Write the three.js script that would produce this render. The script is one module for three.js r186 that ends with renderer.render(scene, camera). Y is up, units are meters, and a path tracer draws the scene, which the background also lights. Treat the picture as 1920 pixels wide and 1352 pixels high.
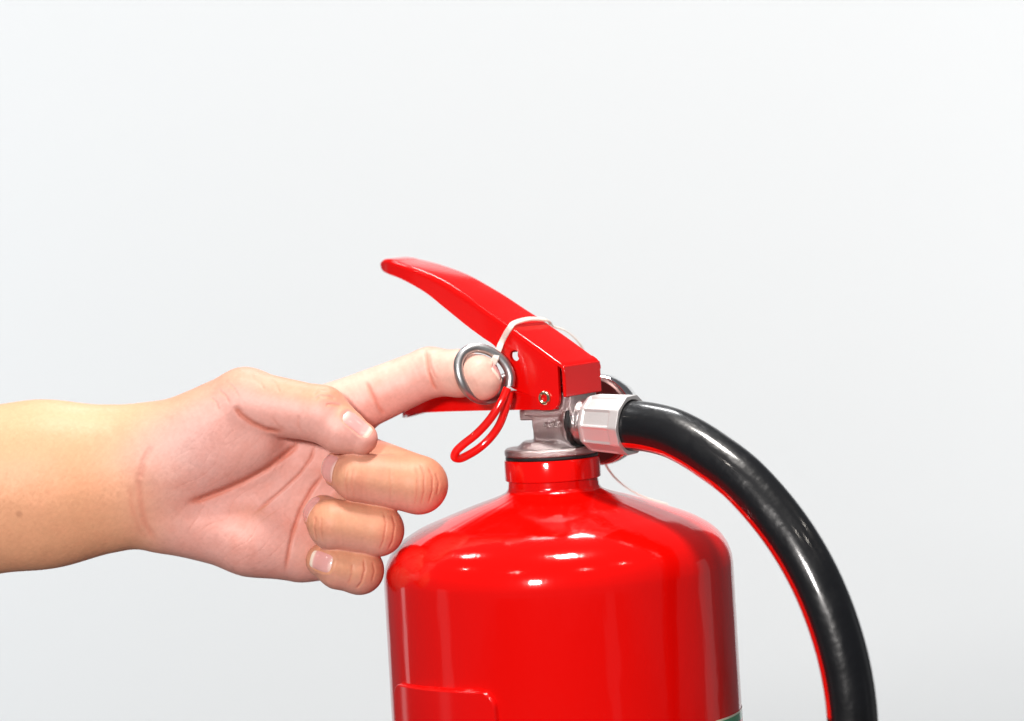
import * as THREE from 'three';
import { RoundedBoxGeometry } from 'three/addons/geometries/RoundedBoxGeometry.js';
import { mergeGeometries, toCreasedNormals } from 'three/addons/utils/BufferGeometryUtils.js';
import { FontLoader } from 'three/addons/loaders/FontLoader.js';
import { TextGeometry } from 'three/addons/geometries/TextGeometry.js';
import { RectAreaLightUniformsLib } from 'three/addons/lights/RectAreaLightUniformsLib.js';
import { Brush, Evaluator, SUBTRACTION } from 'three-bvh-csg';

// ---------------------------------------------------------------- camera, light, exposure
const S = 0.00019;                 // one unit of the drawing (1/1920 of the frame's width at the extinguisher) in metres
const DIST = 1.5, DU = DIST / S;   // camera distance to the extinguisher's axis
const ROLL = 0.058, PPX = 960, PPY = 205;
const right = new THREE.Vector3(Math.cos(ROLL), -Math.sin(ROLL), 0), up = new THREE.Vector3(Math.sin(ROLL), Math.cos(ROLL), 0);
// the foot of the neck ring is the origin; the camera stands level a little above it
const camU = right.clone().multiplyScalar(-(1037 - PPX)).addScaledVector(up, 895 - PPY); camU.z = DU;
const V = (x, y, z) => new THREE.Vector3(x, y, z);
// a point given by where it is seen and how far in front of the axis it lies (drawing units) -> drawing units round the origin
function W(px, py, z) {
  const d = (DU - z) / DU, p = camU.clone().addScaledVector(right, (px - PPX) * d).addScaledVector(up, -(py - PPY) * d);
  p.z = z; return p;
}
const scene = new THREE.Scene();
const camera = new THREE.PerspectiveCamera(2 * Math.atan(1352 * S / 2 / DIST) * 180 / Math.PI, 1920 / 1352, 0.05, 30);
camera.setViewOffset(1920, 1352, 0, 676 - PPY, 1920, 1352);
camera.position.copy(camU).multiplyScalar(S);
camera.up.copy(up);
camera.lookAt(camera.position.x, camera.position.y, 0);
camera.focus = DIST - 0.012;
camera.userData.fStop = 5.6;

const renderer = new THREE.WebGLRenderer({ antialias: true });
renderer.setSize(1024, 721);
renderer.toneMapping = THREE.LinearToneMapping;
renderer.toneMappingExposure = 1.1;
renderer.shadowMap.enabled = true;
RectAreaLightUniformsLib.init();
scene.background = new THREE.Color(0.11, 0.112, 0.118);

function panel(name, color, intensity, w, h, pos, at) {
  const l = new THREE.RectAreaLight(color, intensity, w, h); l.name = name;
  l.position.set(...pos); l.lookAt(...at); scene.add(l); return l;
}
panel('unseen_key_light', 0xfffaf4, 112, 0.26, 0.26, [0.1, 1.4, 0.3], [0, 0, 0]);  // overhead source out of view, lights finger tops and shoulder
panel('unseen_front_light', 0xfffaf6, 205, 0.2, 0.2, [-0.45, 0.46, 1.62], [-0.05, 0, 0]);  // unseen source beside the camera, lights the palm and the cylinder front
panel('unseen_wall_wash', 0xf8fbff, 2.4, 1.4, 0.4, [0, 1.2, -0.9], [0, 0.75, -1.79]);  // out of view above, brightens the wall towards its top
panel('unseen_wall_wash', 0xf4f8fc, 13.2, 0.3, 1.2, [1.3, -0.22, -0.7], [0.9, -0.22, -1.62]);  // out of view at the right, placed to even out the wall
panel('unseen_wall_wash', 0xe6f2fc, 10.2, 0.3, 1.2, [-1.3, -0.2, -0.7], [-0.9, -0.2, -1.62]);  // out of view at the left, lights the wall slightly cooler
panel('unseen_back_lamp', 0xffffff, 34, 0.4, 0.2, [0.06, 1.25, -0.8], [0, 0, 0]);  // unseen, high behind; gives the smear on the shoulder and bright top edges
panel('unseen_left_lamp', 0xffffff, 32, 0.15, 0.15, [-0.72, 1.17, -0.33], [0, 0, 0]);  // unseen, upper left; placed for the highlight along the lever ridge
panel('unseen_right_strip', 0xffffff, 0.26, 0.3, 1.6, [1.25, -0.45, -0.42], [0, -0.1, 0]);  // unseen tall panel, mirrored as the pale streak right on the cylinder
panel('unseen_left_strip', 0xffffff, 1.0, 0.14, 1.4, [-1.15, -0.65, -0.75], [0, -0.2, 0]);  // unseen tall panel for the pale streak at the cylinder's left
panel('unseen_room_strip', 0xffffff, 0.32, 0.12, 1.3, [1.3, -0.6, 0.35], [0, -0.2, 0]);  // this and the next two: unseen dim panels giving faint streaks on the paint
panel('unseen_room_strip', 0xffffff, 0.26, 0.2, 1.3, [-1.25, -0.6, 0.2], [0, -0.2, 0]);
panel('unseen_room_strip', 0xffffff, 0.12, 0.22, 1.2, [0.75, -0.75, 1.2], [0, -0.2, 0]);
for (const [x, z] of [[-1.65, 0.35], [-0.92, 1.41], [0.58, 1.58], [1.68, -0.12], [1.25, 1.0]]) {  // lamps out of view, placed for the small highlights round the shoulder
  const l = new THREE.PointLight(0xfff6ea, 0.35); l.name = 'unseen_ceiling_lamp';
  l.position.set(x, 1.41, z); l.shadow.radius = 1.6; l.castShadow = true; scene.add(l);
}

// ---------------------------------------------------------------- helpers
function rng(seed) { let s = seed >>> 0; return () => { s = (s + 0x6d2b79f5) >>> 0; let t = s; t = Math.imul(t ^ (t >>> 15), t | 1); t ^= t + Math.imul(t ^ (t >>> 7), t | 61); return ((t ^ (t >>> 14)) >>> 0) / 4294967296; }; }
const hash3 = (x, y, z) => { let h = Math.imul(x, 374761393) + Math.imul(y, 668265263) + Math.imul(z, 1274126177); h = Math.imul(h ^ (h >>> 13), 1274126177); return ((h ^ (h >>> 16)) >>> 0) / 4294967295; };
function noise3(x, y, z) {
  const ix = Math.floor(x), iy = Math.floor(y), iz = Math.floor(z); let fx = x - ix, fy = y - iy, fz = z - iz;
  fx = fx * fx * (3 - 2 * fx); fy = fy * fy * (3 - 2 * fy); fz = fz * fz * (3 - 2 * fz);
  const l = (a, b, t) => a + (b - a) * t;
  return l(l(l(hash3(ix, iy, iz), hash3(ix + 1, iy, iz), fx), l(hash3(ix, iy + 1, iz), hash3(ix + 1, iy + 1, iz), fx), fy),
    l(l(hash3(ix, iy, iz + 1), hash3(ix + 1, iy, iz + 1), fx), l(hash3(ix, iy + 1, iz + 1), hash3(ix + 1, iy + 1, iz + 1), fx), fy), fz) * 2 - 1;
}
const clamp = (x, a, b) => Math.min(b, Math.max(a, x)), mix = (a, b, t) => a + (b - a) * t;
const smooth = (a, b, x) => { const t = clamp((x - a) / (b - a), 0, 1); return t * t * (3 - 2 * t); };
function noiseTexture(size, seed, octaves, repeat) {
  const data = new Uint8Array(size * size * 4);
  for (let y = 0; y < size; y++) for (let x = 0; x < size; x++) {
    let v = 0, a = 0.5; // periodic: lattice wraps at each octave
    for (let o = 0, f = octaves[0]; o < octaves[1]; o++, f *= 2, a *= 0.55) {
      const gx = x / size * f, gy = y / size * f, ix = Math.floor(gx), iy = Math.floor(gy); let fx = gx - ix, fy = gy - iy;
      fx = fx * fx * (3 - 2 * fx); fy = fy * fy * (3 - 2 * fy);
      const h = (i, j) => hash3(((i % f) + f) % f, ((j % f) + f) % f, seed + o);
      v += a * (mix(mix(h(ix, iy), h(ix + 1, iy), fx), mix(h(ix, iy + 1), h(ix + 1, iy + 1), fx), fy) - 0.5);
    }
    const g = clamp(Math.round(128 + v * 200), 0, 255), i = (y * size + x) * 4;
    data[i] = data[i + 1] = data[i + 2] = g; data[i + 3] = 255;
  }
  const t = new THREE.DataTexture(data, size, size); t.wrapS = t.wrapT = THREE.RepeatWrapping; t.magFilter = THREE.LinearFilter;
  t.repeat.set(repeat, repeat); t.needsUpdate = true; return t;
}
function mesh(name, geometry, material, parent, scaled = true) {
  if (scaled) geometry.scale(S, S, S);
  const m = new THREE.Mesh(geometry, material); m.name = name; m.castShadow = m.receiveShadow = true; parent.add(m); return m;
}
const part = mesh;
const bare = (g) => { g = g.index ? g.toNonIndexed() : g; for (const k of Object.keys(g.attributes)) if (!['position', 'normal', 'uv'].includes(k)) g.deleteAttribute(k); return g; };
const join = (...gs) => mergeGeometries(gs.map(bare));

// Surface of a distance field: surface nets on a grid that skips blocks far from the surface, each vertex then moved onto the field.
function meshField(f, lo, hi, cell) {
  const B = 8, n = [0, 1, 2].map((k) => Math.ceil((hi[k] - lo[k]) / cell / B) * B + 1), [nx, ny, nz] = n;
  const val = new Float32Array(nx * ny * nz), at = (i, j, k) => (k * ny + j) * nx + i;
  const reach = Math.sqrt(3) * (B / 2 + 1) * cell * 1.35;
  for (let bk = 0; bk < nz; bk += B) for (let bj = 0; bj < ny; bj += B) for (let bi = 0; bi < nx; bi += B) {
    const c = f(lo[0] + (bi + B / 2) * cell, lo[1] + (bj + B / 2) * cell, lo[2] + (bk + B / 2) * cell), far = Math.abs(c) > reach;
    for (let k = bk; k < Math.min(bk + B, nz); k++) for (let j = bj; j < Math.min(bj + B, ny); j++) for (let i = bi; i < Math.min(bi + B, nx); i++)
      val[at(i, j, k)] = far ? c : f(lo[0] + i * cell, lo[1] + j * cell, lo[2] + k * cell);
  }
  const id = new Int32Array(nx * ny * nz).fill(-1), pos = [], index = [];
  const E = [[0, 1], [0, 2], [0, 4], [1, 3], [1, 5], [2, 3], [2, 6], [3, 7], [4, 5], [4, 6], [5, 7], [6, 7]], v = new Float32Array(8);
  for (let k = 0; k < nz - 1; k++) for (let j = 0; j < ny - 1; j++) for (let i = 0; i < nx - 1; i++) {
    let m = 0;
    for (let c = 0; c < 8; c++) { v[c] = val[at(i + (c & 1), j + ((c >> 1) & 1), k + (c >> 2))]; if (v[c] < 0) m |= 1 << c; }
    if (m === 0 || m === 255) continue;
    let x = 0, y = 0, z = 0, s = 0;
    for (const [a, b] of E) if ((v[a] < 0) !== (v[b] < 0)) {
      const t = v[a] / (v[a] - v[b]);
      x += mix(a & 1, b & 1, t); y += mix((a >> 1) & 1, (b >> 1) & 1, t); z += mix(a >> 2, b >> 2, t); s++;
    }
    id[at(i, j, k)] = pos.length / 3; pos.push(lo[0] + (i + x / s) * cell, lo[1] + (j + y / s) * cell, lo[2] + (k + z / s) * cell);
  }
  const quad = (a, b, c, d, flip) => flip ? index.push(a, c, b, a, d, c) : index.push(a, b, c, a, c, d);
  for (let k = 1; k < nz - 1; k++) for (let j = 1; j < ny - 1; j++) for (let i = 1; i < nx - 1; i++) {
    const o = val[at(i, j, k)] < 0;
    if (o !== val[at(i + 1, j, k)] < 0) quad(id[at(i, j - 1, k - 1)], id[at(i, j, k - 1)], id[at(i, j, k)], id[at(i, j - 1, k)], !o);
    if (o !== val[at(i, j + 1, k)] < 0) quad(id[at(i - 1, j, k - 1)], id[at(i - 1, j, k)], id[at(i, j, k)], id[at(i, j, k - 1)], !o);
    if (o !== val[at(i, j, k + 1)] < 0) quad(id[at(i - 1, j - 1, k)], id[at(i, j - 1, k)], id[at(i, j, k)], id[at(i - 1, j, k)], !o);
  }
  const p = new Float32Array(pos), nrm = new Float32Array(p.length), e = 0.7;
  for (let q = 0; q < p.length; q += 3) {
    let gx, gy, gz;
    for (let it = 0; it < 2; it++) {
      const x = p[q], y = p[q + 1], z = p[q + 2];
      gx = f(x + e, y, z) - f(x - e, y, z); gy = f(x, y + e, z) - f(x, y - e, z); gz = f(x, y, z + e) - f(x, y, z - e);
      const l = Math.hypot(gx, gy, gz) || 1, d = clamp(f(x, y, z) / (l / (2 * e)), -cell * 0.5, cell * 0.5); gx /= l; gy /= l; gz /= l;
      if (it === 0) { p[q] -= gx * d; p[q + 1] -= gy * d; p[q + 2] -= gz * d; }
    }
    nrm[q] = gx; nrm[q + 1] = gy; nrm[q + 2] = gz;
  }
  const g = new THREE.BufferGeometry();
  g.setAttribute('position', new THREE.BufferAttribute(p, 3)); g.setAttribute('normal', new THREE.BufferAttribute(nrm, 3)); g.setIndex(index);
  return g;
}
const smin = (a, b, k) => { const h = Math.max(k - Math.abs(a - b), 0) / k; return Math.min(a, b) - h * h * k * 0.25; };
// a tube of varying radius with round or custom section along points
function tube(points, radius, segs, round = 20, closed = false) {
  const c = new THREE.CatmullRomCurve3(points, closed, 'centripetal'), fr = c.computeFrenetFrames(segs, closed), pos = [], nor = [], uv = [], idx = [], len = c.getLength();
  for (let i = 0; i <= segs; i++) {
    const p = c.getPointAt(i / segs), r = typeof radius === 'function' ? radius(i / segs) : radius;
    for (let j = 0; j <= round; j++) {
      const a = j / round * Math.PI * 2, n = fr.normals[i].clone().multiplyScalar(Math.cos(a)).addScaledVector(fr.binormals[i], Math.sin(a));
      pos.push(p.x + n.x * r, p.y + n.y * r, p.z + n.z * r); nor.push(n.x, n.y, n.z); uv.push(j / round * r * 2 * Math.PI * S, i / segs * len * S);
    }
  }
  for (let i = 0; i < segs; i++) for (let j = 0; j < round; j++) { const a = i * (round + 1) + j, b = a + round + 1; idx.push(a, a + 1, b, b, a + 1, b + 1); }
  for (const end of [0, 1]) { // flat caps
    const p = c.getPointAt(end), t = c.getTangentAt(end).multiplyScalar(end ? 1 : -1), base = pos.length / 3;
    pos.push(p.x, p.y, p.z); nor.push(t.x, t.y, t.z); uv.push(0, 0);
    for (let j = 0; j <= round; j++) { const o = ((end ? segs * (round + 1) : 0) + j) * 3; pos.push(pos[o], pos[o + 1], pos[o + 2]); nor.push(t.x, t.y, t.z); uv.push(0, 0); }
    for (let j = 0; j < round; j++) end ? idx.push(base, base + 1 + j, base + 2 + j) : idx.push(base, base + 2 + j, base + 1 + j);
  }
  const g = new THREE.BufferGeometry(); g.setAttribute('position', new THREE.Float32BufferAttribute(pos, 3)); g.setAttribute('normal', new THREE.Float32BufferAttribute(nor, 3)); g.setAttribute('uv', new THREE.Float32BufferAttribute(uv, 2)); g.setIndex(idx);
  const q = idx.length ? c.getPointAt(0).sub(V(pos[0], pos[1], pos[2])) : V(0, 0, 0); // wind outwards
  const A = V(pos[0], pos[1], pos[2]), i1 = idx[1] * 3, i2 = idx[2] * 3, fn = V(pos[i1], pos[i1 + 1], pos[i1 + 2]).sub(A).cross(V(pos[i2], pos[i2 + 1], pos[i2 + 2]).sub(A));
  if (fn.dot(q) > 0) for (let k = 0; k < segs * round * 6; k += 3) [idx[k + 1], idx[k + 2]] = [idx[k + 2], idx[k + 1]];
  g.setIndex(idx); return g;
}
// a closed loop of points moved along stations -> solid with end caps
function loft(rings) {
  const n = rings[0].length, pos = [], idx = [];
  for (const r of rings) for (const p of r) pos.push(p.x, p.y, p.z);
  for (let i = 0; i < rings.length - 1; i++) for (let j = 0; j < n; j++) { const a = i * n + j, b = i * n + (j + 1) % n, c = a + n, d = b + n; idx.push(a, b, c, b, d, c); }
  return { pos, idx, n };
}
function smoothCurve(points) { // monotone-ish interpolation y(x) through sorted points
  const xs = points.map((p) => p[0]), ys = points.map((p) => p[1]), n = xs.length, d = [], m = [];
  for (let i = 0; i < n - 1; i++) d.push((ys[i + 1] - ys[i]) / (xs[i + 1] - xs[i]));
  m.push(d[0]); for (let i = 1; i < n - 1; i++) m.push(d[i - 1] * d[i] <= 0 ? 0 : 2 * d[i - 1] * d[i] / (d[i - 1] + d[i])); m.push(d[n - 2]);
  return (x) => {
    if (x <= xs[0]) return ys[0]; if (x >= xs[n - 1]) return ys[n - 1];
    let i = 0; while (x > xs[i + 1]) i++;
    const h = xs[i + 1] - xs[i], t = (x - xs[i]) / h, t2 = t * t, t3 = t2 * t;
    return (2 * t3 - 3 * t2 + 1) * ys[i] + (t3 - 2 * t2 + t) * h * m[i] + (-2 * t3 + 3 * t2) * ys[i + 1] + (t3 - t2) * h * m[i + 1];
  };
}

// ---------------------------------------------------------------- materials
const orangePeel = noiseTexture(256, 11, [24, 3], 22), castGrain = noiseTexture(256, 23, [64, 2], 40), rubberGrain = noiseTexture(256, 37, [16, 4], 30), plaster = noiseTexture(512, 5, [8, 6], 1.2);
const ripple = noiseTexture(512, 71, [8, 5], 1); ripple.repeat.set(7, 1.6);
const mottle = noiseTexture(256, 53, [10, 6], 14);
const M = {
  red: new THREE.MeshPhysicalMaterial({ name: 'red_paint', color: new THREE.Color(0.66, 0.002, 0.001), roughness: 0.1, bumpMap: ripple, bumpScale: 0.00035 }),
  redMetal: new THREE.MeshPhysicalMaterial({ name: 'red_enamel', color: new THREE.Color(0.66, 0.0025, 0.002), roughness: 0.14 }),
  cast: new THREE.MeshStandardMaterial({ name: 'cast_aluminium', color: new THREE.Color(0.54, 0.48, 0.48), metalness: 1, roughness: 0.28, bumpMap: castGrain, bumpScale: 0.00028 }),
  ferrule: new THREE.MeshPhysicalMaterial({ name: 'satin_aluminium', color: new THREE.Color(0.70, 0.68, 0.68), metalness: 0.6, roughness: 0.46, bumpMap: castGrain, bumpScale: 0.00003 }),
  steel: new THREE.MeshStandardMaterial({ name: 'zinc_wire', color: new THREE.Color(0.46, 0.46, 0.47), metalness: 1, roughness: 0.4, bumpMap: rubberGrain, bumpScale: 0.00006 }),
  chrome: new THREE.MeshStandardMaterial({ name: 'chrome', color: new THREE.Color(0.78, 0.78, 0.8), metalness: 1, roughness: 0.12 }),
  brass: new THREE.MeshStandardMaterial({ name: 'rivet_brass', color: new THREE.Color(0.62, 0.52, 0.36), metalness: 1, roughness: 0.25 }),
  rubber: new THREE.MeshPhysicalMaterial({ name: 'black_hose_rubber', color: new THREE.Color(0.004, 0.0045, 0.006), roughness: 0.36, specularIntensity: 0.6, clearcoat: 0.5, clearcoatRoughness: 0.1, bumpMap: mottle, bumpScale: 0.0006 }),
  gasket: new THREE.MeshStandardMaterial({ name: 'black_gasket', color: new THREE.Color(0.008, 0.008, 0.009), roughness: 0.35, bumpMap: rubberGrain, bumpScale: 0.0001 }),
  vinyl: new THREE.MeshPhysicalMaterial({ name: 'red_vinyl_cord', color: new THREE.Color(0.78, 0.006, 0.004), roughness: 0.4, specularIntensity: 0.2, clearcoat: 1, clearcoatRoughness: 0.06 }),
  nylon: new THREE.MeshPhysicalMaterial({ name: 'natural_nylon', color: new THREE.Color(0.93, 0.88, 0.82), roughness: 0.5, transmission: 0.5, thickness: 0 }),
  lens: new THREE.MeshPhysicalMaterial({ name: 'gauge_plastic', color: 0xffffff, roughness: 0.05, transmission: 1, thickness: 0 }),
  dial: new THREE.MeshStandardMaterial({ name: 'gauge_dial', color: 0xe8e8e4, roughness: 0.6 }),
  skin: new THREE.MeshPhysicalMaterial({ name: 'skin', color: 0xffffff, vertexColors: true, roughness: 0.5, specularIntensity: 0.6, sheen: 0.25, sheenColor: new THREE.Color(1, 0.75, 0.65), sheenRoughness: 0.5 }),
  nail: new THREE.MeshPhysicalMaterial({ name: 'fingernail', color: 0xffffff, vertexColors: true, roughness: 0.22, clearcoat: 0.6, clearcoatRoughness: 0.15 }),
  wall: new THREE.MeshStandardMaterial({ name: 'white_wall_paint', color: new THREE.Color(0.70, 0.712, 0.716), roughness: 0.9, bumpMap: plaster, bumpScale: 0.0006 }),
  floor: new THREE.MeshStandardMaterial({ name: 'grey_floor', color: new THREE.Color(0.10, 0.095, 0.09), roughness: 0.7, bumpMap: plaster, bumpScale: 0.0004 }),
};
function tag(o, label, category, extra = {}) { Object.assign(o.userData, { label, category }, extra); return o; }

// ---------------------------------------------------------------- setting
{
  const wall = mesh('wall', new THREE.BoxGeometry(1.44, 1.2, 0.06), M.wall, scene, false); wall.position.set(0, 0.2, -1.63);
  wall.userData = { kind: 'structure', label: 'plain white wall out of focus behind the extinguisher' };
  const floor = mesh('floor', new THREE.BoxGeometry(4, 0.06, 4.4), M.floor, scene, false); floor.position.set(0, -0.4, 0.62);
  floor.userData = { kind: 'structure', label: 'grey floor the extinguisher stands on' };
}

// ---------------------------------------------------------------- fire extinguisher
const ext = new THREE.Group(); ext.name = 'fire_extinguisher'; scene.add(ext);
tag(ext, 'glossy red fire extinguisher with black hose and raised squeeze lever', 'fire extinguisher');
{ // cylinder with shoulder and neck
  const ctl = [[84, -1], [85, -10], [86, -17], [90, -23], [99, -28], [112, -33], [150, -45], [190, -59], [225, -72], [252, -82.5], [274, -94], [292, -106], [306, -119], [317, -135], [324, -152], [327.4, -170], [328, -186]];
  const pts = new THREE.CatmullRomCurve3(ctl.map(([r, y]) => V(r, y, 0)), false, 'centripetal').getSpacedPoints(150).map((p) => new THREE.Vector2(p.x, p.y));
  for (let y = -200; y > -1880; y -= 40) pts.push(new THREE.Vector2(328, y));
  for (let a = 0; a <= 10; a++) pts.push(new THREE.Vector2(300 + 28 * Math.cos(a / 10 * Math.PI / 2), -1888 - 28 * Math.sin(a / 10 * Math.PI / 2)));
  pts.push(new THREE.Vector2(0.1, -1916));
  const g = new THREE.LatheGeometry(pts.reverse(), 160), u = g.attributes.uv, p = g.attributes.position;
  for (let i = 0; i < u.count; i++) u.setXY(i, u.getX(i) * 2 * Math.PI * 328 * S, p.getY(i) * S);
  part('cylinder', g, M.red, ext);
}
const lathe = (pts, seg = 96) => { const g = new THREE.LatheGeometry(pts.map(([r, y]) => new THREE.Vector2(r, y)), seg), u = g.attributes.uv; for (let i = 0; i < u.count; i++) u.setXY(i, u.getX(i) * 2 * Math.PI * pts[1][0] * S, g.attributes.position.getY(i) * S); return toCreasedNormals(g, 0.5); };
part('neck_collar', lathe([[80, -2], [88.5, -2], [90, -0.5], [90, 34], [89, 36.5], [86, 37.5], [70, 37.5]]), M.red, ext);
part('gasket', lathe([[70, 36], [84, 36.5], [87, 38], [87.5, 41], [86, 44], [70, 45]]), M.gasket, ext);
{ // raised mounting plate on the body, lower left
  const R0 = 327, R1 = 338, a0 = -1.24, a1 = -0.385, yT = -348, yB = -900, rc = 34, pos = [], idx = [], nu = 60, nv = 60;
  const half = (a1 - a0) / 2 * 328, mid = (a0 + a1) / 2, hh = (yT - yB) / 2, ym = (yT + yB) / 2;
  const sdBox = (x, y) => { const qx = Math.abs(x) - half + rc, qy = Math.abs(y) - hh + rc; return Math.hypot(Math.max(qx, 0), Math.max(qy, 0)) + Math.min(Math.max(qx, qy), 0) - rc; };
  const ys = []; for (let i = 0; i <= 46; i++) ys.push(yT + 3 - i * 1.3); for (let i = 1; i <= 40; i++) ys.push(yT - 57 - i * 13);
  const xs = []; for (let i = 0; i <= 220; i++) xs.push(-half - 3 + i * (2 * half + 6) / 220);
  for (const y of ys) for (const x of xs) {
    const d = -sdBox(x, y - ym), h = smooth(-1, 6, d), a = mid + x / 328, r = mix(R0 - 2, R1, h);
    pos.push(Math.sin(a) * r, y, Math.cos(a) * r);
  }
  for (let j = 0; j < ys.length - 1; j++) for (let i = 0; i < xs.length - 1; i++) { const a = j * xs.length + i; idx.push(a, a + xs.length, a + 1, a + 1, a + xs.length, a + xs.length + 1); }
  const g = new THREE.BufferGeometry(); g.setAttribute('position', new THREE.Float32BufferAttribute(pos, 3)); g.setIndex(idx); g.computeVertexNormals();
  part('mounting_plate', g, M.redMetal, ext).userData.label = 'raised red plate welded to the lower left of the cylinder';
}
{ // printed label wrapping round the right side
  const cv = document.createElement('canvas'); cv.width = 1024; cv.height = 512; const c = cv.getContext('2d');
  const rr = (x, y, w, h, r) => { c.beginPath(); c.moveTo(x + r, y); c.lineTo(x + w, y); c.lineTo(x + w, y + h); c.lineTo(x, y + h); c.lineTo(x, y + r); c.quadraticCurveTo(x, y, x + r, y); c.fill(); };
  c.fillStyle = '#f3e9d0'; c.fillRect(0, 0, 1024, 512); c.fillStyle = '#0b9a62'; rr(3, 4, 1024, 512, 16); c.fillStyle = '#f2563c'; rr(16, 18, 1024, 500, 10);
  const t = new THREE.CanvasTexture(cv); t.colorSpace = THREE.SRGBColorSpace;
  const g = new THREE.CylinderGeometry(328.8, 328.8, 500, 80, 1, true, 0.965, 1.9); g.translate(0, -446 - 250, 0);
  part('label_sticker', g, new THREE.MeshPhysicalMaterial({ name: 'label_print', map: t, roughness: 0.4, clearcoat: 0.8, clearcoatRoughness: 0.1 }), ext).userData.label = 'printed label with green border wrapping the lower right side';
}

// valve head, turned so that the lever points left and away and the hose comes right and nearer
const TURN = 0.61, Ldir = V(Math.cos(TURN), 0, Math.sin(TURN)), Ndir = V(-Math.sin(TURN), 0, Math.cos(TURN));
const head = (g) => g.rotateY(-TURN);          // valve axes -> scene axes (drawing units)
function onPlane(px, py, zl) {                  // the point of the plane zl (valve axes) that is seen at a pixel
  const a = W(px, py, 0), d = a.clone().sub(camU), t = (zl - camU.dot(Ndir)) / d.dot(Ndir), p = camU.clone().addScaledVector(d, t);
  return [p.dot(Ldir), p.y];
}
const toHead = (p) => V(p.dot(Ldir), p.y, p.dot(Ndir));
{ // cast body: column, cone, boss towards the hose, block under the lever, lug
  const cyl = (r, axial, lo, hi) => { const q = r, h = Math.abs(axial - (lo + hi) / 2) - (hi - lo) / 2; return Math.min(Math.max(q, h), 0) + Math.hypot(Math.max(q, 0), Math.max(h, 0)); };
  const box = (x, y, z, c, s, r) => { const a = Math.abs(x - c[0]) - s[0] + r, b = Math.abs(y - c[1]) - s[1] + r, d = Math.abs(z - c[2]) - s[2] + r; return Math.hypot(Math.max(a, 0), Math.max(b, 0), Math.max(d, 0)) + Math.min(Math.max(a, b, d), 0) - r; };
  const f = (x, y, z) => {
    const rad = Math.hypot(x, z);
    let d = cyl(rad - 32, y, 50, 170);
    const coneR = mix(67, 47, clamp((y - 56) / 17, 0, 1));
    d = smin(d, cyl((rad - coneR) * 0.75, y, 40, 69) - 1.5, 7);
    d = smin(d, cyl(Math.hypot(y - 104, z) - 44 - 5 * smooth(50, 66, x), x, -10, 68), 9);
    d = smin(d, box(x, y, z, [26, 141, 0], [54, 22, 44], 3), 6);
    d = smin(d, box(x, y, z, [-34, 119, 0], [20, 10, 22], 3), 4);
    return d;
  };
  const g = meshField(f, [-70, 36, -75], [92, 180, 75], 1.7).toNonIndexed();
  const uv = new Float32Array(g.attributes.position.count * 2), P = g.attributes.position, N = g.attributes.normal;
  for (let i = 0; i < P.count; i++) { const ax = Math.abs(N.getX(i)), az = Math.abs(N.getZ(i)); uv[2 * i] = (az > ax ? P.getX(i) : P.getZ(i)) * S * 3; uv[2 * i + 1] = P.getY(i) * S * 3; }
  g.setAttribute('uv', new THREE.BufferAttribute(uv, 2));
  const fl = lathe([[60, 44], [86, 44], [88, 46], [88.5, 50], [88, 55], [85, 58], [60, 58.5]]);
  const u = fl.attributes.uv; for (let i = 0; i < u.count; i++) u.setXY(i, u.getX(i) * 3, u.getY(i) * 3);
  const body = part('valve_body', head(join(g, fl)), M.cast, ext);
  const font = await new FontLoader().loadAsync('fonts/droid/droid_sans_bold.typeface.json');
  const tg = new TextGeometry('onKo', { font, size: 12.5, depth: 5, curveSegments: 5, bevelEnabled: true, bevelThickness: 0.8, bevelSize: 0.5, bevelSegments: 2 }); tg.translate(16, 98, 42);
  part('raised_lettering', head(tg), M.cast, body);
}
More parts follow.
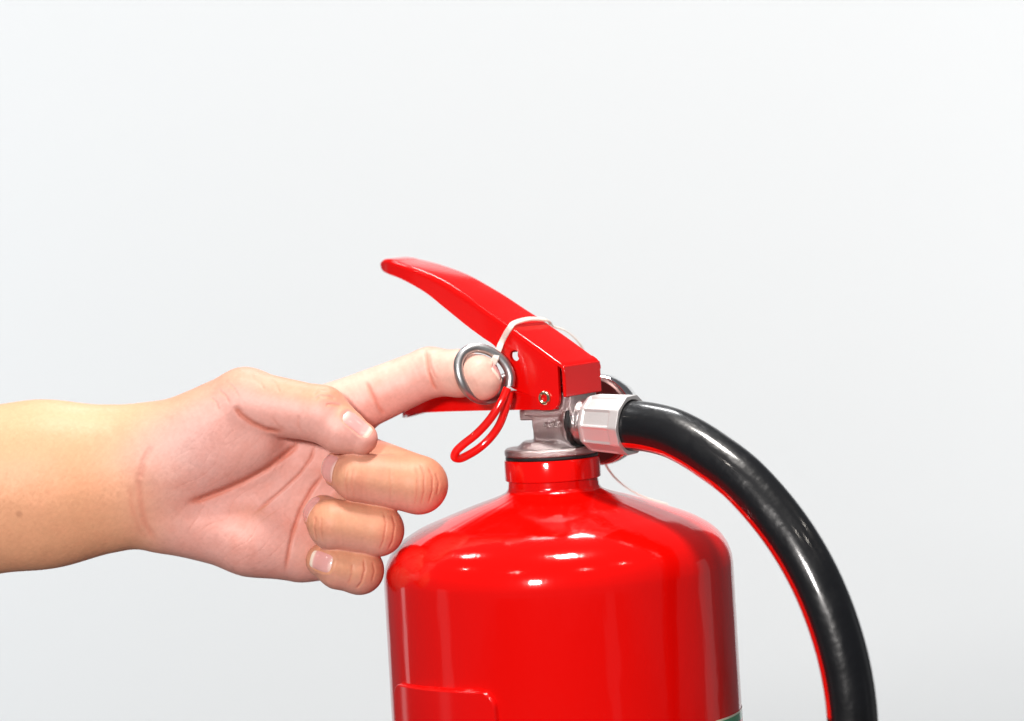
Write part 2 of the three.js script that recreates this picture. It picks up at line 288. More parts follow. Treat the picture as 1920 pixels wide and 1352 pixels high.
// hose coupling: dark seal, short spigot, eight-sided ferrule, hose
const [ox, oy] = onPlane(1089, 790, 0), [fx, fy] = onPlane(1186, 797, 0), axDir = V(fx - ox, fy - oy, 0).normalize();
const alongAxis = (g, x) => { g.rotateZ(-Math.PI / 2); g.rotateZ(Math.atan2(axDir.y, axDir.x)); g.translate(ox + axDir.x * x, oy + axDir.y * x, 0); return head(g); };
{
  const og = new THREE.TorusGeometry(46, 4.6, 14, 80), op = og.attributes.position;
  for (let i = 0; i < op.count; i++) { const k = 1 + 0.03 * noise3(op.getX(i) * 0.1, op.getY(i) * 0.1, 3); op.setXYZ(i, op.getX(i) * k, op.getY(i) * k, op.getZ(i) * (1 + 0.6 * noise3(op.getX(i) * 0.13, op.getY(i) * 0.13, 9))); }
  og.computeVertexNormals(); og.rotateX(Math.PI / 2);
  part('coupling_seal', alongAxis(og, 0), M.gasket, ext);
  part('hose_spigot', alongAxis(lathe([[20, -6], [43, -6], [43, 10], [41, 14], [41, 34], [30, 36]]), 0), M.cast, ext);
  const L = Math.hypot(fx - ox, fy - oy), st = [[22, 40], [24, 46], [27, 49.5], [31, 51.5], [35, 52.2], [38, 52.4], [45, 52.6], [L - 22, 54.2], [L - 19, 54.4], [L - 8, 54.8], [L - 1, 55.2], [L, 54.4], [L, 47.5], [L - 18, 46.5]], seg = 160;
  const pos = [], idx = [], uv = [];
  for (const [x, r] of st) for (let j = 0; j <= seg; j++) {
    const a = j / seg * Math.PI * 2, s = Math.PI / 5, t = ((a + 0.35) % s + s) % s - s / 2, flat = Math.cos(s / 2) / Math.cos(t), f = r < 48 ? 1 : Math.min(flat * 1.03, 1.022);
    const inset = 2.2 * smooth(s / 2, s / 2 * 0.72, Math.abs(t)) * smooth(34, 38, x) * smooth(L - 18, L - 22, x), q = r * f - inset + 0.4;
    pos.push(Math.cos(a) * q, x, Math.sin(a) * q); uv.push(a * r * S, x * S);
  }
  for (let i = 0; i < st.length - 1; i++) for (let j = 0; j < seg; j++) { const a = i * (seg + 1) + j, b = a + seg + 1; idx.push(a, b, a + 1, a + 1, b, b + 1); }
  const fg = new THREE.BufferGeometry(); fg.setAttribute('position', new THREE.Float32BufferAttribute(pos, 3)); fg.setAttribute('uv', new THREE.Float32BufferAttribute(uv, 2)); fg.setIndex(idx);
  part('hose_ferrule', alongAxis(toCreasedNormals(fg, 0.32), 0), M.ferrule, ext);
  const pathPx = [[1150, 795], [1172, 797], [1203, 799], [1232, 804], [1260, 812], [1284, 823], [1312, 839], [1340, 858], [1368, 878], [1395, 901], [1445, 956], [1490, 1018], [1530, 1090], [1563, 1172], [1586, 1257], [1598, 1346], [1596, 1450], [1580, 1560], [1550, 1680]];
  const pts = pathPx.map(([x, y]) => { const [lx, ly] = onPlane(x, y, 0); return Ldir.clone().multiplyScalar(lx).setY(ly); });
  const hose = part('hose', tube(pts, 46, 220, 48), M.rubber, ext);
  { // red stripe moulded along the inner side of the bend
    const c = new THREE.CatmullRomCurve3(pts, false, 'centripetal'), n = 200, k = 10, pos = [], idx = [];
    for (let i = 0; i <= n; i++) {
      const u = 0.02 + 0.98 * i / n, p = c.getPointAt(u), t = c.getTangentAt(u), out = Ndir.clone().addScaledVector(t, -Ndir.dot(t)).normalize(), inner = t.clone().cross(out); if (inner.y > 0 || (Math.abs(inner.y) < 0.5 && inner.dot(Ldir) > 0)) inner.negate();
      const mid = mix(0.72, 0.92, smooth(0, 0.5, u)), half = mix(0.18, 0.22, smooth(0, 0.5, u));
      for (let j = 0; j <= k; j++) { const a = mid + half * (j / k * 2 - 1), r = 46 + 0.9 * Math.min(1, 3 * (1 - Math.abs(j / k * 2 - 1))) - 0.2; const q = p.clone().addScaledVector(inner, Math.cos(a) * r).addScaledVector(out, Math.sin(a) * r); pos.push(q.x, q.y, q.z); }
    }
    for (let i = 0; i < n; i++) for (let j = 0; j < k; j++) { const a = i * (k + 1) + j; idx.push(a, a + 1, a + k + 1, a + 1, a + k + 2, a + k + 1); }
    const g = new THREE.BufferGeometry(); g.setAttribute('position', new THREE.Float32BufferAttribute(pos, 3)); g.setIndex(idx); g.computeVertexNormals();
    const q = V(pos[0], pos[1], pos[2]).sub(c.getPointAt(0.02)); if (q.dot(V(g.attributes.normal.getX(0), g.attributes.normal.getY(0), g.attributes.normal.getZ(0))) < 0) { for (let m = 0; m < idx.length; m += 3) [idx[m + 1], idx[m + 2]] = [idx[m + 2], idx[m + 1]]; g.setIndex(idx); g.computeVertexNormals(); }
    part('hose_stripe', g, M.vinyl, hose).userData.label = 'narrow red stripe along the inner side of the hose';
  }
}
{ // pressure gauge on the far side, seen from behind
  const axis = V(0, 93, 0), place = (g) => { g.rotateX(-Math.PI / 2); g.translate(axis.x, axis.y, axis.z); return head(g); };
  const gauge = part('pressure_gauge', place(lathe([[0.1, 30], [18, 30], [18, 128], [24, 130], [24, 146], [60, 147.5], [79, 148], [82, 151], [83, 156], [83, 176]])), new THREE.MeshStandardMaterial({ name: 'gauge_case', color: new THREE.Color(0.2, 0.12, 0.115), metalness: 1, roughness: 0.4 }), ext);
  part('gauge_rim', place(lathe([[80, 156], [85, 157], [86.5, 160], [86.5, 176], [85, 180], [78, 181]])), M.chrome, gauge);
  part('gauge_dial', place(new THREE.CylinderGeometry(80, 80, 3, 64).translate(0, 178, 0)), M.dial, gauge);
  part('gauge_lens', place(lathe([[84, 180.5], [84, 190], [81, 196], [72, 201], [50, 205], [0.1, 207]])), M.lens, gauge);
}
// channel sections of the two handles: each station is [x, top, bottom, half width] in valve axes
function channel(stations, th, rc) {
  const rings = stations.map(([x, t, b, hw]) => {
    const h = Math.max(t - b, 2), r = Math.min(rc, h * 0.45, hw * 0.6), w = Math.min(th, hw * 0.4), ti = Math.min(th, h * 0.45), o = [];
    const arc = (cx, cy, r, a0, a1, n) => { for (let i = 0; i <= n; i++) { const a = a0 + (a1 - a0) * i / n; o.push(V(x, cy + Math.sin(a) * r, cx + Math.cos(a) * r)); } };
    for (let i = 0; i <= 6; i++) o.push(V(x, mix(b, t - r, i / 6), hw));
    arc(hw - r, t - r, r, 0, Math.PI / 2, 8); arc(-hw + r, t - r, r, Math.PI / 2, Math.PI, 8);
    for (let i = 0; i <= 6; i++) o.push(V(x, mix(t - r, b, i / 6), -hw));
    o.push(V(x, b, -hw + w), V(x, t - ti, -hw + w), V(x, t - ti, hw - w), V(x, b, hw - w));
    return o;
  });
  const { pos, idx, n } = loft(rings), nOut = 2 * 7 + 2 * 9, last = (rings.length - 1) * n;
  const cap = (base, flip) => { // the channel's end is a strip between its outer and inner outline
    const out = [...Array(nOut).keys()].map((i) => base + i), inn = [nOut, nOut + 1, nOut + 2, nOut + 3].map((i) => base + i), tri = (a, b, c) => flip ? idx.push(a, c, b) : idx.push(a, b, c);
    const h = nOut / 2;
    for (let i = 0; i < 7 - 1; i++) tri(out[i], out[i + 1], inn[3]);
    for (let i = 6; i < h; i++) tri(out[i], out[i + 1], i === 6 ? inn[3] : inn[2]);
    tri(inn[3], out[7], inn[2]);
    tri(inn[2], out[h], inn[1]);
    for (let i = h; i < nOut - 7; i++) tri(out[i], out[i + 1], inn[1]);
    for (let i = nOut - 7; i < nOut - 1; i++) tri(out[i], out[i + 1], inn[1]);
    tri(out[nOut - 1], inn[0], inn[1]);
  };
  cap(0, true); cap(last, false);
  const g = new THREE.BufferGeometry(); g.setAttribute('position', new THREE.Float32BufferAttribute(pos, 3)); g.setIndex(idx); return g;
}
const HW = 61;
let ridgeAt, leverTop;
{
  const hwOf = smoothCurve([[713, 16], [716, 22], [720, 28], [727, 34], [735, 38], [745, 41], [768, 46.5], [800, 50.5], [827, 53], [853, 55], [880, 57], [910, 59], [940, HW], [1130, HW]]);
  const atHw = (px, py) => onPlane(px, py, hwOf(px));
  const topPx = [[713, 492.5], [714.5, 488.5], [718, 486], [725, 485.5], [733, 487], [742, 490.5], [768, 499.5], [800, 512], [827, 525], [853, 541], [882, 560], [915, 584], [957, 613], [1009, 650], [1040, 673]];
  const botPx = [[713, 497.5], [714.5, 503.5], [718, 508.5], [726, 513], [742, 519], [759, 526.5], [798, 549], [830, 574.5], [879, 614], [905, 633], [928, 650], [939, 672], [948, 700], [957, 725], [980, 736], [1003, 745]];
  const tp = topPx.map(([x, y]) => atHw(x, y)), bp = botPx.map(([x, y]) => atHw(x, y)), xTip = Math.max(tp[0][0], bp[0][0]), top = smoothCurve(tp), bot = smoothCurve(bp);
  const widthPts = topPx.map(([x], i) => [tp[i][0], hwOf(x)]), hw = smoothCurve(widthPts);
  const [rx, ry] = onPlane(1022, 746, HW), xEnd = onPlane(1047.5, 730, HW)[0], xLast = xEnd + 15; // rivet, end of the side plates, end of the top
  const slope = (tp[tp.length - 1][1] - tp[tp.length - 3][1]) / (tp[tp.length - 1][0] - tp[tp.length - 3][0]), [xe, ye] = tp[tp.length - 1];
  leverTop = (x) => { let t = x > xe ? ye + slope * (x - xe) : top(x); return x > xLast - 9 ? t - (9 - Math.sqrt(Math.max(0, 81 - (x - xLast + 9) ** 2))) : t; };
  ridgeAt = (px) => atHw(px, 0)[0];
  const bottom = (x) => {
    let b = x <= bp[bp.length - 1][0] ? bot(x) : bp[bp.length - 1][1] - 0.4 * (x - bp[bp.length - 1][0]);
    const dx = x - rx, lobe = ry - 23; if (dx > -22) b = Math.min(b, mix(b, lobe, smooth(-22, -12, dx)));
    if (dx > -12) { b = lobe; const c = xEnd - 22; if (x > c) b = lobe + 22 - Math.sqrt(Math.max(0, 484 - (x - c) ** 2)); }
    return x > xEnd ? leverTop(x) - 9 : b;
  };
  const st = []; for (let x = xTip + 0.5; x < xEnd; x += 1.5) st.push([x, leverTop(x), Math.min(bottom(x), leverTop(x) - 3), hw(x)]);
  for (const x of [xEnd, xEnd + 0.2, xEnd + 2, xEnd + 4, xEnd + 6, xEnd + 8, xEnd + 10, xEnd + 11.5, xEnd + 13, xEnd + 14, xEnd + 14.7]) st.push([x, leverTop(x), x <= xEnd ? bottom(x) : leverTop(x) - 9, HW]);
  let g = channel(st, 7, 8);
  const [hx, hy] = onPlane(965.5, 667, HW);
  const ev = new Evaluator(); ev.attributes = ['position', 'normal']; ev.useGroups = false; g.computeVertexNormals();
  const A = new Brush(g), B = new Brush(bare(new THREE.CylinderGeometry(10.5, 10.5, 40, 32).rotateX(Math.PI / 2))); B.position.set(hx, hy, HW - 4); A.updateMatrixWorld(); B.updateMatrixWorld();
  const cut = ev.evaluate(A, B, SUBTRACTION).geometry.clone(); cut.deleteAttribute('normal');
  g = toCreasedNormals(bare(cut), 0.7);
  const lever = part('squeeze_lever', head(g), M.redMetal, ext);
  // end plate bent down
  const yTop = leverTop(xLast - 6) - 4, [, yb] = onPlane(1057, 745, HW), ep = new RoundedBoxGeometry(7, yTop - yb, HW * 2 - 1, 4, 2.6); ep.translate(xLast - 3.6, (yTop + yb) / 2, 0);
  part('end_plate', head(ep), M.redMetal, lever);
  // hollow rivet
  const rv = lathe([[6.5, -6], [7, 3.5], [8.5, 5.4], [11, 5.2], [13, 3], [13.6, 0], [13.6, -2]], 48); rv.rotateX(Math.PI / 2); rv.translate(rx, ry, HW + 0.5);
  const core = new THREE.CylinderGeometry(7.5, 7.5, 2, 24).rotateX(Math.PI / 2).translate(rx, ry, HW - 3);
  part('rivet', head(join(rv, core)), M.brass, lever);
  // lower carrying handle
  const hb = 54, hwC = smoothCurve([[720, 8], [730, 20], [745, 32], [765, 43], [800, hb], [1100, hb]]);
  const cTop = [[720, 792], [728, 785], [738, 777], [750, 764], [765, 753], [800, 742], [860, 737], [940, 733], [1005, 731], [1046, 730]], cBot = [[720, 799], [728, 795.5], [738, 789], [750, 782.5], [765, 777.5], [800, 773.5], [860, 771], [944, 769], [1005, 768], [1046, 767]];
  const on = ([x, y]) => onPlane(x, y, hwC(x)), ct = smoothCurve(cTop.map(on)), cb = smoothCurve(cBot.map(on)), cw = smoothCurve(cTop.map((p) => [on(p)[0], hwC(p[0])])), c0 = on([744, 786])[0], c1 = on([1046, 750])[0], cs = [];
  for (let x = c0; x <= c1; x += 3) cs.push([x, ct(x), Math.min(cb(x), ct(x) - 5), 2 + cw(x) * Math.sqrt(1 - (1 - Math.min(1, (x - c0) / 34)) ** 2)]);
  part('carry_handle', head(toCreasedNormals(bare(channel(cs, 7, 8)), 0.7)), M.redMetal, ext);
}
{ // ring of the safety pin with its overlapping end, the pin going into the lever
  const r = [[955.5, 724, 52], [957, 706, 50], [950, 687, 49], [936, 670, 50], [914, 656.5, 54], [890, 652.5, 60], [870, 661, 70], [860, 679, 78], [860.5, 700, 84], [868, 721, 84], [882, 739, 74], [901, 749, 56], [920, 748, 40], [934, 739, 30], [941, 725, 26], [941, 712, 28]].map(([x, y, z]) => W(x, y, z));
  const pin = r[r.length - 1].clone().addScaledVector(Ndir, -9).add(V(3, 3, 0)), deep = pin.clone().addScaledVector(Ndir, -70);
  const ring = part('pull_ring', tube([...r, pin, deep], 9, 260, 20), M.steel, ext); ring.userData.label = 'grey wire pull ring hooked by the index finger';
  const cord = [[951, 728, 56], [944, 745, 60], [931, 768, 62], [914, 792, 60], [892, 815, 56], [868, 834, 52], [855, 847, 50], [852, 857, 47], [861, 860, 42], [878, 853, 36], [900, 839, 32], [920, 820, 32], [936, 797, 36], [946, 772, 42], [953, 750, 48], [955, 734, 50]].map(([x, y, z]) => W(x, y, z));
  part('pin_cord', tube(cord, 7.8, 200, 16), M.vinyl, ext).userData.label = 'red vinyl cord loop hanging from the pull ring';
}
{ // nylon seal strap: round the ring, up the lever's side, over its top, and a long loose tail behind
  const t = 3, ns = HW + t, q = (px, py, z) => { const [x, y] = onPlane(px, py, z); return V(x, y, z); };
  const rp = toHead(W(923, 684, 63)), r0 = toHead(W(929, 672, 63)), m1 = q(940, 643, ns + 1), m2 = q(951, 622, ns), ridge = q(957, 613.5, HW + 1);
  const xr = ridge.x, over = (z, lift) => V(xr + (HW - z) * 0.03, leverTop(xr + (HW - z) * 0.03) + t + lift, z);
  const path = [rp, r0, m1, m2, V(xr, leverTop(xr) - 1, HW + 2.4), over(HW - 6, 2), over(30, 7), over(0, 9), over(-30, 7), over(-HW + 4, 3)];
  for (const [px, py, z] of [[1036, 611, -95], [1058, 619, -112], [1077, 633, -122], [1092, 653, -128], [1106, 705, -132], [1117, 790, -136], [1128, 852, -140], [1145, 886, -146], [1172, 912, -155], [1208, 932, -168], [1252, 946, -182]]) path.push(toHead(W(px, py, z)));
  const c = new THREE.CatmullRomCurve3(path, false, 'centripetal'), n = 260, rings = [], wide = V(1, -0.62, 0).normalize();
  for (let i = 0; i <= n; i++) {
    const u = i / n, p = c.getPointAt(u), tan = c.getTangentAt(u), w = wide.clone().addScaledVector(tan, -wide.dot(tan)).normalize(), nn = tan.clone().cross(w), a = u < 0.3 ? 5.6 : mix(5.6, 2.6, smooth(0.3, 0.42, u)), b = u < 0.3 ? 1.9 : 1.4;
    rings.push([[a, b - 0.8], [a - 0.8, b], [-a + 0.8, b], [-a, b - 0.8], [-a, -b + 0.8], [-a + 0.8, -b], [a - 0.8, -b], [a, -b + 0.8]].map(([x, y]) => p.clone().addScaledVector(w, x).addScaledVector(nn, y)));
  }
  const { pos, idx } = loft(rings), L8 = n * 8; for (let k = 1; k < 7; k++) { idx.push(0, k + 1, k); idx.push(L8, L8 + k, L8 + k + 1); }
  const g = new THREE.BufferGeometry(); g.setAttribute('position', new THREE.Float32BufferAttribute(pos, 3)); g.setIndex(idx);
  const strap = part('seal_strap', head(toCreasedNormals(bare(g), 0.6)), M.nylon, ext); strap.userData.label = 'off-white nylon strap sealing the ring to the lever';
  const hd = new RoundedBoxGeometry(13, 14, 9, 3, 2); const hp = W(927, 676, 64);
  hd.rotateZ(-0.5); hd.translate(hp.x, hp.y, hp.z); part('strap_head', hd, M.nylon, strap);
}

// ---------------------------------------------------------------- the person's hand and forearm
const skinF = (() => {
  const cap = (a, b, ra, rb, sz = 1) => { const A = W(...a), Bv = W(...b), d = Bv.clone().sub(A); return { a: A, d, l: d.x * d.x + d.y * d.y + d.z * d.z * sz * sz, ra, rb, sz }; };
  const dist = (c, x, y, z) => {
    const px = x - c.a.x, py = y - c.a.y, pz = (z - c.a.z) * c.sz, dz = c.d.z * c.sz, t = clamp((px * c.d.x + py * c.d.y + pz * dz) / c.l, 0, 1);
    const ex = px - c.d.x * t, ey = py - c.d.y * t, ez = pz - dz * t, r = c.ra + (c.rb - c.ra) * t, q = Math.sqrt(ex * ex + ey * ey + ez * ez);
    return c.sz === 1 ? q - r : (q - r) * (1 / Math.max(1, Math.hypot(ex, ey, ez * c.sz) / (q || 1)));
  };
  const palm = [
    cap([-260, 944, -25], [80, 908, -22], 178, 151, 1.3), cap([80, 908, -22], [262, 892, -20], 151, 134, 1.35),
    cap([315, 850, -30], [640, 782, -50], 62, 56), cap([315, 890, -35], [655, 862, -45], 62, 56),
    cap([310, 935, -35], [640, 945, -45], 62, 54), cap([305, 970, -30], [612, 1036, -38], 58, 50),
    cap([330, 968, -15], [470, 1010, -15], 62, 62), cap([470, 1012, -18], [560, 1034, -30], 60, 54),
    cap([300, 855, -15], [462, 752, 22], 92, 62), cap([330, 885, 0], [470, 825, 12], 72, 58),
  ];
  const thumb = [cap([455, 752, 25], [602, 776, 62], 60, 51), cap([602, 776, 62], [640, 806, 76], 50, 42), cap([640, 806, 76], [677, 822, 84], 42, 31)];
  const index = [cap([625, 775, -52], [806, 698, -22], 57, 46), cap([806, 698, -22], [862, 700, 12], 46, 43), cap([862, 700, 12], [896, 704, 55], 43, 37), cap([896, 704, 55], [905, 716, 58], 37, 35)];
  const middle = [cap([655, 862, -45], [785, 909, 62], 55, 54), cap([785, 910, 62], [668, 894, 72], 53, 45), cap([668, 894, 72], [640, 880, 38], 44, 37)];
  const ringF = [cap([640, 945, -45], [708, 994, 62], 53, 49), cap([708, 994, 62], [624, 983, 70], 48, 47.5), cap([624, 983, 70], [606, 965, 30], 46, 37)];
  const pinky = [cap([612, 1036, -38], [674, 1069, 52], 49, 45), cap([674, 1069, 52], [634, 1062, 60], 44.5, 42), cap([634, 1062, 60], [605, 1051, 47], 41, 32)];
  const chain = (bones, k, x, y, z) => { let d = dist(bones[0], x, y, z); for (let i = 1; i < bones.length; i++) d = smin(d, dist(bones[i], x, y, z), k); return d; };
  // creases: [points as seen, depth, width, nearest depth they reach]
  const lines = [
    [[[573, 822], [540, 850], [500, 880], [455, 905], [415, 922], [375, 936], [345, 942]], 4.6, 6.5, -20],
    [[[592, 830], [582, 862], [560, 892], [530, 920], [500, 945], [470, 966]], 2.2, 3.4, -20],
    [[[612, 885], [585, 918], [562, 958], [548, 1000], [540, 1040], [533, 1086]], 3.0, 4, -30],
    [[[440, 756], [455, 775], [475, 790], [500, 802], [540, 808]], 4.0, 5, 0],
    [[[262, 880], [266, 930], [274, 980], [292, 1018]], 1.5, 6.5, -60], [[[247, 900], [250, 945], [262, 990], [276, 1018]], 0.8, 5, -60], [[[290, 830], [272, 862], [266, 900]], 1.5, 6, -60],
    [[[797, 655], [800, 675], [804, 700], [812, 722], [820, 736]], 2.6, 3.6, -30], [[[803, 660], [808, 690], [818, 715]], 1.2, 2.6, -30],
    [[[684, 715], [695, 740], [708, 765], [722, 785]], 2.2, 4, -60],
    [[[512, 778], [525, 795], [540, 806]], 0.7, 3, 20], [[[563, 772], [562, 792], [570, 812]], 0.7, 3, 20],
    [[[612, 755], [625, 753], [645, 757]], 1.3, 2.4, 40], [[[592, 746], [602, 738], [622, 740], [632, 746]], 1.1, 2.4, 40], [[[590, 738], [600, 728], [620, 730]], 0.9, 2.4, 40],
    [[[788, 862], [797, 885], [797, 915], [790, 945]], 1.47, 2.1, 70], [[[803, 868], [813, 890], [812, 915], [804, 942]], 1.80, 2.1, 60], [[[817, 880], [824, 900], [820, 925]], 1.35, 2.1, 50], [[[778, 868], [785, 890], [784, 920], [778, 948]], 1.02, 2.1, 70],
    [[[720, 950], [726, 975], [722, 1005], [713, 1028]], 1.35, 2.1, 70], [[[735, 955], [742, 980], [738, 1008], [728, 1028]], 1.58, 2.1, 60], [[[595, 960], [592, 985], [597, 1010]], 1.47, 2.1, 60], [[[607, 962], [604, 985], [609, 1012]], 0.90, 2.1, 60],
    [[[684, 1040], [686, 1062], [680, 1085], [668, 1101]], 2.03, 2.1, 60], [[[663, 1050], [662, 1070], [655, 1092]], 1.24, 2.1, 60], [[[700, 1048], [704, 1066], [698, 1088]], 1.12, 2.1, 50],
    [[[655, 870], [650, 900], [655, 925]], 0.90, 2.1, 60], [[[667, 866], [663, 900], [668, 932]], 0.90, 2.1, 60], [[[732, 868], [736, 905], [733, 945]], 0.57, 2.1, 90],
    [[[395, 742], [408, 752], [414, 768]], 0.8, 2.4, 20], [[[410, 728], [426, 740], [434, 756]], 0.8, 2.4, 20], [[[430, 716], [444, 728], [452, 744]], 0.7, 2.4, 20], [[[475, 702], [490, 715], [500, 730]], 0.6, 2.4, 20], [[[505, 706], [520, 718], [528, 735]], 0.6, 2.4, 20],
  ].map(([pts, depth, width, zmin]) => { const p = pts.map(([x, y]) => W(x, y, 40)); let x0 = 1e9, x1 = -1e9, y0 = 1e9, y1 = -1e9; for (const q of p) { x0 = Math.min(x0, q.x); x1 = Math.max(x1, q.x); y0 = Math.min(y0, q.y); y1 = Math.max(y1, q.y); } const m = 3 * width; return { p, depth, width, zmin, x0: x0 - m, x1: x1 + m, y0: y0 - m, y1: y1 + m }; });
  const groove = (x, y, z) => {
    let s = 0;
    for (const l of lines) {
      if (z < l.zmin || x < l.x0 || x > l.x1 || y < l.y0 || y > l.y1) continue;
      let best = 1e9, along = 0; const n = l.p.length - 1;
      for (let i = 0; i < n; i++) {
        const a = l.p[i], b = l.p[i + 1], dx = b.x - a.x, dy = b.y - a.y, t = clamp(((x - a.x) * dx + (y - a.y) * dy) / (dx * dx + dy * dy), 0, 1), q = Math.hypot(x - a.x - dx * t, y - a.y - dy * t);
        if (q < best) { best = q; along = (i + t) / n; }
      }
      if (best < 3 * l.width) s += l.depth * Math.exp(-((best / l.width) ** 2)) * smooth(0, 0.18, along) * smooth(1, 0.8, along) * smooth(l.zmin, l.zmin + 12, z);
    }
    return s;
  };
  // the net of faint secondary lines in the palm
  const pc = W(470, 920, 0);
  const palmLines = (x, y, z) => {
    if (z < -10) return 0; const inPalm = smooth(215, 120, Math.hypot(x - pc.x, (y - pc.y) * 1.2)); if (inPalm <= 0) return 0;
    const u = x * 0.8 + y * 0.6, v = -x * 0.6 + y * 0.8, wx = 14 * noise3(x * 0.02, y * 0.02, 7), r = (k, a, b) => Math.pow(1 - Math.abs(noise3(u * a + k, (v + wx) * b + k, 11.5 + k)), 16);
    return inPalm * (0.34 * r(0, 0.008, 0.045) + 0.2 * r(5.3, 0.03, 0.012) + 0.2 * r(9.1, 0.02, 0.07));
  };
  const nails = []; // filled below: skin rises round each nail
  const f0 = (x, y, z) => {
    let d = chain(palm, 34, x, y, z);
    const dt = chain(thumb, 14, x, y, z), di = chain(index, 10, x, y, z), dm = chain(middle, 6, x, y, z), dr = chain(ringF, 5, x, y, z), dp = chain(pinky, 6, x, y, z);
    d = smin(d, dt, 11); d = smin(d, di, 20); d = smin(d, dm, 5); d = smin(d, dr, 5); d = smin(d, dp, 5);
    return d;
  };
  const f = (x, y, z) => {
    let d = f0(x, y, z);
    if (d < 14 && d > -14) {
      d += groove(x, y, z) + palmLines(x, y, z);
      for (const nl of nails) {
        const px = x - nl.c.x, py = y - nl.c.y, pz = z - nl.c.z, n = px * nl.n.x + py * nl.n.y + pz * nl.n.z; if (n < -14 || n > 30) continue;
        const u = (px * nl.b.x + py * nl.b.y + pz * nl.b.z) / nl.w, v = (px * nl.a.x + py * nl.a.y + pz * nl.a.z) / nl.l; if (Math.abs(u) > 1.7 || Math.abs(v) > 1.7) continue;
        const q = Math.pow(Math.abs(u) ** 3.2 + Math.abs(v) ** 3.2, 1 / 3.2);
        d -= 1.3 * Math.exp(-(((q - 1.2) / 0.18) ** 2)) * smooth(0.9, 0.4, v) - 0.8 * smooth(1.08, 0.9, q);
      }
      d += 0.35 * noise3(x * 0.03, y * 0.03, z * 0.03);
    }
    return d;
  };
  const which = (x, y, z) => [chain(palm, 34, x, y, z), chain(thumb, 14, x, y, z), chain(index, 14, x, y, z), chain(middle, 16, x, y, z), chain(ringF, 16, x, y, z), chain(pinky, 14, x, y, z)];
  return { f, f0, groove, palmLines, nails, which };
})();
const nailSpecs = [
  // seen at, start depth, outward normal, towards the fingertip, half width, half length
  { at: [661, 811, 80], n: [0.34, 0.50, 0.80], a: [0.8, -0.6, 0.05], w: 16.5, l: 31 },
  { at: [619, 879, 60], n: [-0.78, 0.05, 0.62], a: [-0.45, 0.1, -0.88], w: 26, l: 26 },
  { at: [584, 957, 50], n: [-0.95, 0.05, 0.3], a: [-0.3, 0.3, -0.9], w: 24, l: 24 },
  { at: [604, 1053, 80], n: [-0.3, 0.12, 0.95], a: [-0.94, 0.3, -0.25], w: 18, l: 25 },
  { at: [934, 694, 62], n: [0.93, 0.36, -0.02], a: [0.1, -0.3, 0.95], w: 17, l: 19 },
].map((s) => {
  const a = V(...s.a).normalize(), n = V(...s.n); n.addScaledVector(a, -n.dot(a)).normalize(); const b = a.clone().cross(n).normalize();
  let c = W(...s.at); const c0 = c.clone().addScaledVector(n, 25); // come down onto the finger
  for (let i = 0; i < 60; i++) { const d = skinF.f0(c0.x, c0.y, c0.z); if (Math.abs(d) < 0.05) break; c0.addScaledVector(n, -d * 0.8); }
  return { c: c0, n, a, b, w: s.w, l: s.l };
});
skinF.nails.push(...nailSpecs);
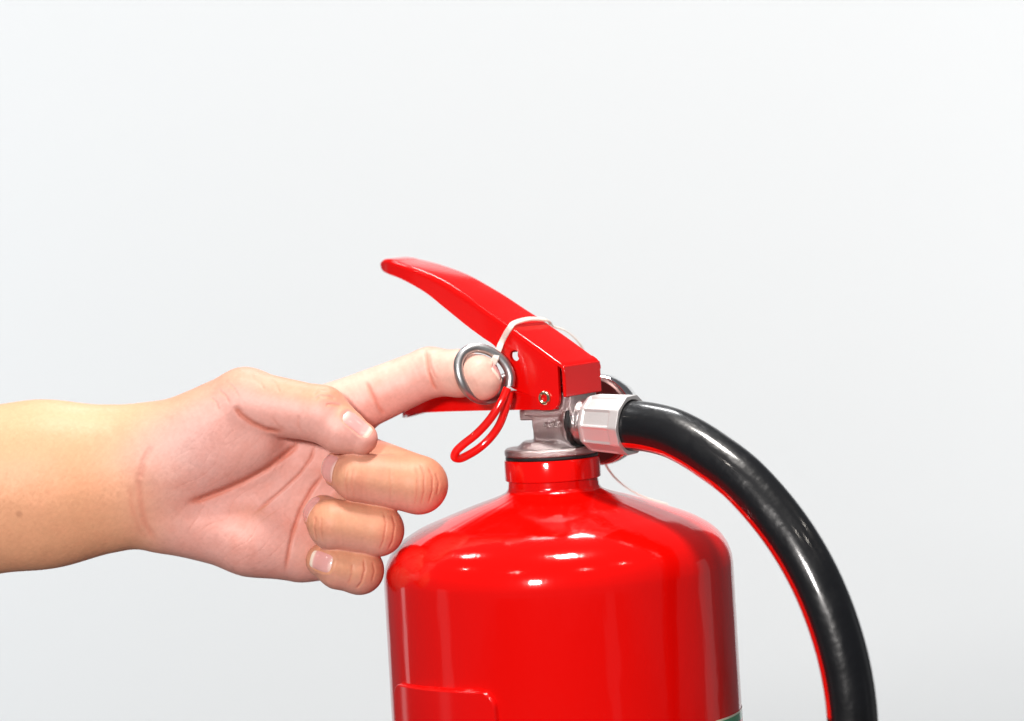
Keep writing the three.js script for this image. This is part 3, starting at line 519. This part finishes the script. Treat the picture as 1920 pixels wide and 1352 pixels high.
{
  const lo = W(-190, 1150, 0), hi = W(960, 620, 0);
  const g = meshField(skinF.f, [lo.x, lo.y - 30, -190], [hi.x + 10, hi.y + 30, 140], 2.3);
  const p = g.attributes.position, nr = g.attributes.normal, col = new Float32Array(p.count * 3);
  const PALM = [0.74, 0.375, 0.325], TAN = [0.59, 0.275, 0.16], ARM = [0.73, 0.36, 0.205], RED = [0.60, 0.18, 0.12], PALE_LIT = [0.74, 0.50, 0.40];
  const knuckles = [[815, 915, 55], [735, 992, 45], [697, 1072, 40], [668, 905, 26], [606, 985, 24], [622, 748, 30], [700, 835, 26]].map(([a, b, r]) => { const q = W(a, b, 60); return [q.x, q.y, r]; });
  const vein = W(325, 838, 0);
  const xArm0 = W(150, 900, 0).x, xArm1 = W(410, 900, 0).x, tmp = [0, 0, 0], lerp3 = (t, c, k) => { for (let i = 0; i < 3; i++) t[i] = mix(t[i], c[i], k); };
  for (let i = 0; i < p.count; i++) {
    const x = p.getX(i), y = p.getY(i), z = p.getZ(i), nx = nr.getX(i), ny = nr.getY(i), nz = nr.getZ(i), w = skinF.which(x, y, z), m = Math.min(...w);
    const wt = w.map((d) => Math.exp(-(d - m) / 13)), sum = wt.reduce((a, b) => a + b), [wp, wth, wi, wm, wr, wk] = wt.map((v) => v / sum);
    for (let k = 0; k < 3; k++) tmp[k] = PALM[k];
    lerp3(tmp, TAN, (wm + wr + wk) * smooth(-0.55, 0.2, nz) * smooth(-10, 40, z) * 0.95);          // backs of the curled fingers
    lerp3(tmp, TAN, wth * smooth(0.15, 0.75, ny) * 0.85);                                        // back of the thumb
    lerp3(tmp, TAN, wp * smooth(0.1, -0.5, nz) * 0.9);                                           // back of the hand
    lerp3(tmp, TAN, wp * smooth(0.35, 0.85, ny) * 0.7);
    lerp3(tmp, ARM, smooth(xArm1, xArm0, x + 30 * noise3(x * 0.01, y * 0.01, 4)));
    lerp3(tmp, PALM, 0.7 * (wm + wr + wk) * smooth(0.1, -0.85, ny));
    lerp3(tmp, PALE_LIT, wi * Math.max(smooth(0, 70, z) * 0.6, smooth(0, 0.8, ny) * 0.7));  // pale index tip; light from above is also put into its top's colour
    for (const [kx, ky, kr] of knuckles) lerp3(tmp, RED, 0.30 * smooth(kr, kr * 0.2, Math.hypot(x - kx, y - ky)) * (wm + wr + wk + wth));
    const gr = skinF.groove(x, y, z); lerp3(tmp, RED, clamp(gr * 0.26 + skinF.palmLines(x, y, z) * 0.35, 0, 0.75));
    lerp3(tmp, [0.50, 0.34, 0.33], 0.42 * smooth(95, 10, Math.hypot((x - vein.x) * 0.8, y - vein.y)) * smooth(-20, 20, z));
    const blot = 0.6 * noise3(x * 0.022, y * 0.022, z * 0.022) + 0.7 * noise3(x * 0.06, y * 0.06, z * 0.06 + 9), fine = noise3(x * 0.22, y * 0.22, z * 0.22);
    lerp3(tmp, RED, clamp(0.08 + 0.22 * blot, 0, 1) * (1 - 0.7 * smooth(xArm1, xArm0, x)));
    const mole = W(40, 960, 60); if (Math.hypot(x - mole.x, y - mole.y) < 9 && z > 0) lerp3(tmp, [0.42, 0.19, 0.11], 0.55 * smooth(9, 3, Math.hypot(x - mole.x, y - mole.y)));
    const k = 1 + 0.045 * fine + 0.025 * blot + 0.03 * noise3(x * 0.5, y * 0.5, z * 0.5);
    for (let c = 0; c < 3; c++) col[3 * i + c] = tmp[c] * k;
    // fine skin relief: a lattice of tiny lines, stretched across each finger
    const ax = wi > 0.5 ? [0.92, 0.38] : wth > 0.5 ? [0.8, -0.6] : [1, 0], along = x * ax[0] + y * ax[1], across = -x * ax[1] + y * ax[0], digit = wm + wr + wk + 0.7 * wth + 0.6 * wi;
    const e = 0.05, q = 0.36, l1 = noise3(along * 0.34, across * 0.045, z * 0.045), l2 = noise3((x + y) * 0.3, (x - y) * 0.07, z * 0.1), l3 = noise3((x - y) * 0.3, (x + y) * 0.07, z * 0.1 + 40);
    const bx = e * noise3(x * q, y * q, z * q) + 0.085 * digit * l1 * ax[0] + 0.035 * (1 - digit) * (l2 + l3), by = e * noise3(x * q + 31, y * q, z * q) + 0.085 * digit * l1 * ax[1] + 0.035 * (1 - digit) * (l2 - l3), bz = e * noise3(x * q, y * q + 57, z * q), v = V(nx + bx, ny + by, nz + bz).normalize();
    for (let c = 0; c < 3; c++) col[3 * i + c] *= 1 + (c ? 0.05 : 0.03) * (digit * l1 + 0.6 * (1 - digit) * (l2 * l3 * 2));
    nr.setXYZ(i, v.x, v.y, v.z);
  }
  g.setAttribute('color', new THREE.BufferAttribute(col, 3));
  const hand = mesh('hand', g, M.skin, scene);
  tag(hand, 'bare hand and forearm reaching from the left, index finger hooked in the pull ring', 'hand');
  for (const nl of nailSpecs) {
    const n = 22, pos = [], idx = [], cl = [];
    for (let j = 0; j <= n; j++) for (let i = 0; i <= n; i++) {
      let u = i / n * 2 - 1, v = j / n * 2 - 1; // square -> rounded nail outline
      const q = Math.max(Math.abs(u), Math.abs(v)), s = q / (Math.pow(Math.abs(u) ** 4 + Math.abs(v) ** 4, 0.25) || 1); u *= s; v *= s;
      const c = nl.c.clone().addScaledVector(nl.b, u * nl.w).addScaledVector(nl.a, v * nl.l).addScaledVector(nl.n, 14);
      for (let it = 0; it < 40; it++) { const d = skinF.f(c.x, c.y, c.z); if (Math.abs(d) < 0.05) break; c.addScaledVector(nl.n, -d * 0.7); }
      const edge = Math.pow(Math.abs(u) ** 4 + Math.abs(v) ** 4, 0.25), lift = mix(1.5, -0.9, smooth(0.86, 1, edge)) + (v > 0.6 ? 1.1 * smooth(0.6, 0.95, v) : 0);
      c.addScaledVector(nl.n, lift); pos.push(c.x, c.y, c.z);
      const tip = smooth(0.66, 0.8, v + 0.08 * u * u), lun = smooth(-0.55, -0.8, v + 0.25 * u * u);
      cl.push(mix(mix(0.72, 0.78, lun), 0.86, tip), mix(mix(0.36, 0.52, lun), 0.74, tip), mix(mix(0.34, 0.47, lun), 0.62, tip));
    }
    for (let j = 0; j < n; j++) for (let i = 0; i < n; i++) { const a = j * (n + 1) + i; idx.push(a, a + 1, a + n + 1, a + 1, a + n + 2, a + n + 1); }
    const ng = new THREE.BufferGeometry(); ng.setAttribute('position', new THREE.Float32BufferAttribute(pos, 3)); ng.setAttribute('color', new THREE.Float32BufferAttribute(cl, 3)); ng.setIndex(idx);
    ng.computeVertexNormals(); if (V(ng.attributes.normal.getX(n * n / 2), ng.attributes.normal.getY(n * n / 2), ng.attributes.normal.getZ(n * n / 2)).dot(nl.n) < 0) { ng.setIndex(idx.map((v, k) => idx[k - k % 3 + [0, 2, 1][k % 3]])); ng.computeVertexNormals(); }
    part('fingernail', ng, M.nail, hand);
  }
}
renderer.render(scene, camera);
